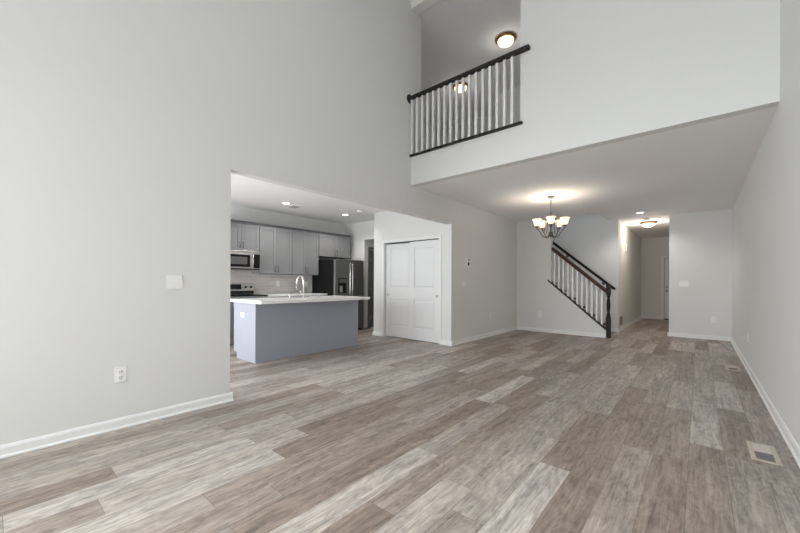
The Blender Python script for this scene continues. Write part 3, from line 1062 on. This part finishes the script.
# ------------------------------------------------------------------ balcony railing
t = thing('balcony_railing', (-2.6, YB - 0.02, 3.19), 'dark handrail with white balusters across the loft balcony opening', 'railing')
MB().box(XL + 0.0195, -1.608, YB - 0.065, YB - 0.005, 4.085, 4.138).build('handrail', 'rail', t, root=t, bevel=0.01, label='charcoal handrail')
MB().lathe([(0.072, 0.0005), (0.072, 0.012), (0.062, 0.02), (0, 0.02)], (XL, YB - 0.035, 4.108), axis='x', n=28).build('rosette', 'rail', t, root=t, label='round charcoal wall rosette')
MB().box(XL + 0.001, -1.70, YB - 0.04, YB + 0.05, 3.191, 3.221).build('shoe_rail', 'rail', t, root=t, bevel=0.006, label='charcoal bottom rail')
for k in range(17):
    x = -3.478 + 0.1029 * k
    MB().box(x - 0.017, x + 0.017, YB - 0.0375, YB - 0.0035, 3.2215, 4.0845).build('baluster', 'trim', t, root=t, label='square white baluster')

# ------------------------------------------------------------------ staircase
RUN, RISE = 0.2275, 0.2
t = thing('staircase', (-1.75, 9.38, 0), 'staircase with dark wooden treads climbing behind the raking wall', 'staircase')
for i in range(9):
    x1 = -1.745 - RUN * i
    zt = RISE * (i + 1)
    MB().box(x1 - RUN - 0.02, x1 + 0.025, YS + T + 0.002, YE - 0.022, zt - 0.028, zt).build('tread', 'darkwood', t, root=t, bevel=0.006, label='dark wooden tread')
    MB().box(x1 - 0.018, x1, YS + T + 0.002, YE - 0.022, zt - RISE + 0.0005, zt - 0.0285).build('riser', 'trim', t, root=t, label='white riser')
sk = MB()
xa, xb = -1.66, -1.745 - RUN * 9
zz = lambda x: 0.2 + SLOPE * (-1.745 - x)
sk.prism([(xa, YE - 0.02, 0.0), (xa, YE - 0.02, zz(xa) + 0.12), (xb, YE - 0.02, zz(xb) + 0.12), (xb, YE - 0.02, zz(xb) - 0.25), (-1.9, YE - 0.02, 0.0)], (0, 0.019, 0))
sk.build('skirt_board', 'trim', t, root=t, label='white skirt board')

t = thing('stair_railing', (-1.5, YS + 0.05, 0), 'brown stair railing with white balusters and dark newel post', 'railing')
YR = YS + 0.045
XE = XW + 0.001
rail_z = lambda x: 1.068 + SLOPE * (-1.55 - x)   # top of the handrail
zoff = 0.045
hr = MB().bar((XE, YR, rail_z(XE) - zoff), (-1.53, YR, rail_z(-1.53) - zoff), 0.062, 0.075)
hr.build('handrail', 'redwood', t, root=t, bevel=0.012, label='brown wooden handrail')
sb = MB()
ang = math.atan(SLOPE)
sb.prism([(XW + 0.001, YS - 0.015, shoe_z(XW) - 0.018), (XW + 0.001, YS - 0.015, shoe_z(XW) + 0.018), (-1.545, YS - 0.015, shoe_z(-1.545) + 0.018), (-1.545, YS - 0.015, shoe_z(-1.545) - 0.018)], (0, 0.13, 0))
sb.prism([(XW - 0.075, YS - 0.015, shoe_z(XW - 0.075) - 0.018), (XW - 0.075, YS - 0.015, shoe_z(XW - 0.075) + 0.018), (XW + 0.001, YS - 0.015, shoe_z(XW) + 0.018), (XW + 0.001, YS - 0.015, shoe_z(XW) - 0.018)], (0, 0.014, 0))
sb.build('shoe_rail', 'darkwood', t, root=t, label='dark raking shoe rail')
for k in range(11):
    x = -2.617 + 0.0996 * k
    za, zb = shoe_z(x) + 0.014, rail_z(x) - 0.068
    s = 0.018
    mb = MB()
    mb.prism([(x - s, YR - s, shoe_z(x - s) + 0.019), (x + s, YR - s, shoe_z(x + s) + 0.019), (x + s, YR - s, rail_z(x + s) - 0.100), (x - s, YR - s, rail_z(x - s) - 0.100)], (0, 2 * s, 0))
    mb.build('baluster', 'trim', t, root=t, label='square white baluster')
NX, NY = -1.497, YS + 0.055
nw = MB()
nw.box(NX - 0.045, NX + 0.045, NY - 0.045, NY + 0.045, 0.001, 0.44)
nw.lathe([(0.045, 0.44), (0.047, 0.455), (0.030, 0.47), (0.040, 0.49), (0.040, 0.505), (0.027, 0.53), (0.033, 0.62), (0.040, 0.72), (0.036, 0.78), (0.028, 0.86), (0.026, 0.885), (0.040, 0.90), (0.040, 0.915), (0.030, 0.93), (0.042, 0.94)], (NX, NY, 0), n=20)
nw.box(NX - 0.042, NX + 0.042, NY - 0.042, NY + 0.042, 0.94, 1.135)
nw.lathe([(0.042, 1.135), (0.052, 1.145), (0.052, 1.157), (0.036, 1.17), (0.020, 1.177), (0, 1.181)], (NX, NY, 0), n=20)
nw.build('newel_post', 'newelwood', t, root=t, label='dark turned newel post')

t = thing('wall_handrail', (-2.3, YE - 0.05, 1.6), 'second dark handrail on brackets along the far stairwell wall', 'handrail')
A, B = Vector((-3.35, YE - 0.075, 2.575)), Vector((-1.556, YE - 0.075, 1.04))
MB().bar(A, B, 0.05, 0.06).build('rail', 'darkwood', t, root=t, bevel=0.012)
for x in (-2.66, -1.82):
    f = (x - A.x) / (B.x - A.x)
    p = A.lerp(B, f)
    mb = MB().tube([(x, YE - 0.001, p.z - 0.09), (x, YE - 0.05, p.z - 0.085), (x, YE - 0.075, p.z - 0.034)], 0.008, 8)
    mb.lathe([(0.028, -0.0005), (0.028, -0.006), (0, -0.006)], (x, YE, p.z - 0.09), axis='y', n=16)
    mb.build('bracket', 'black', t, root=t)
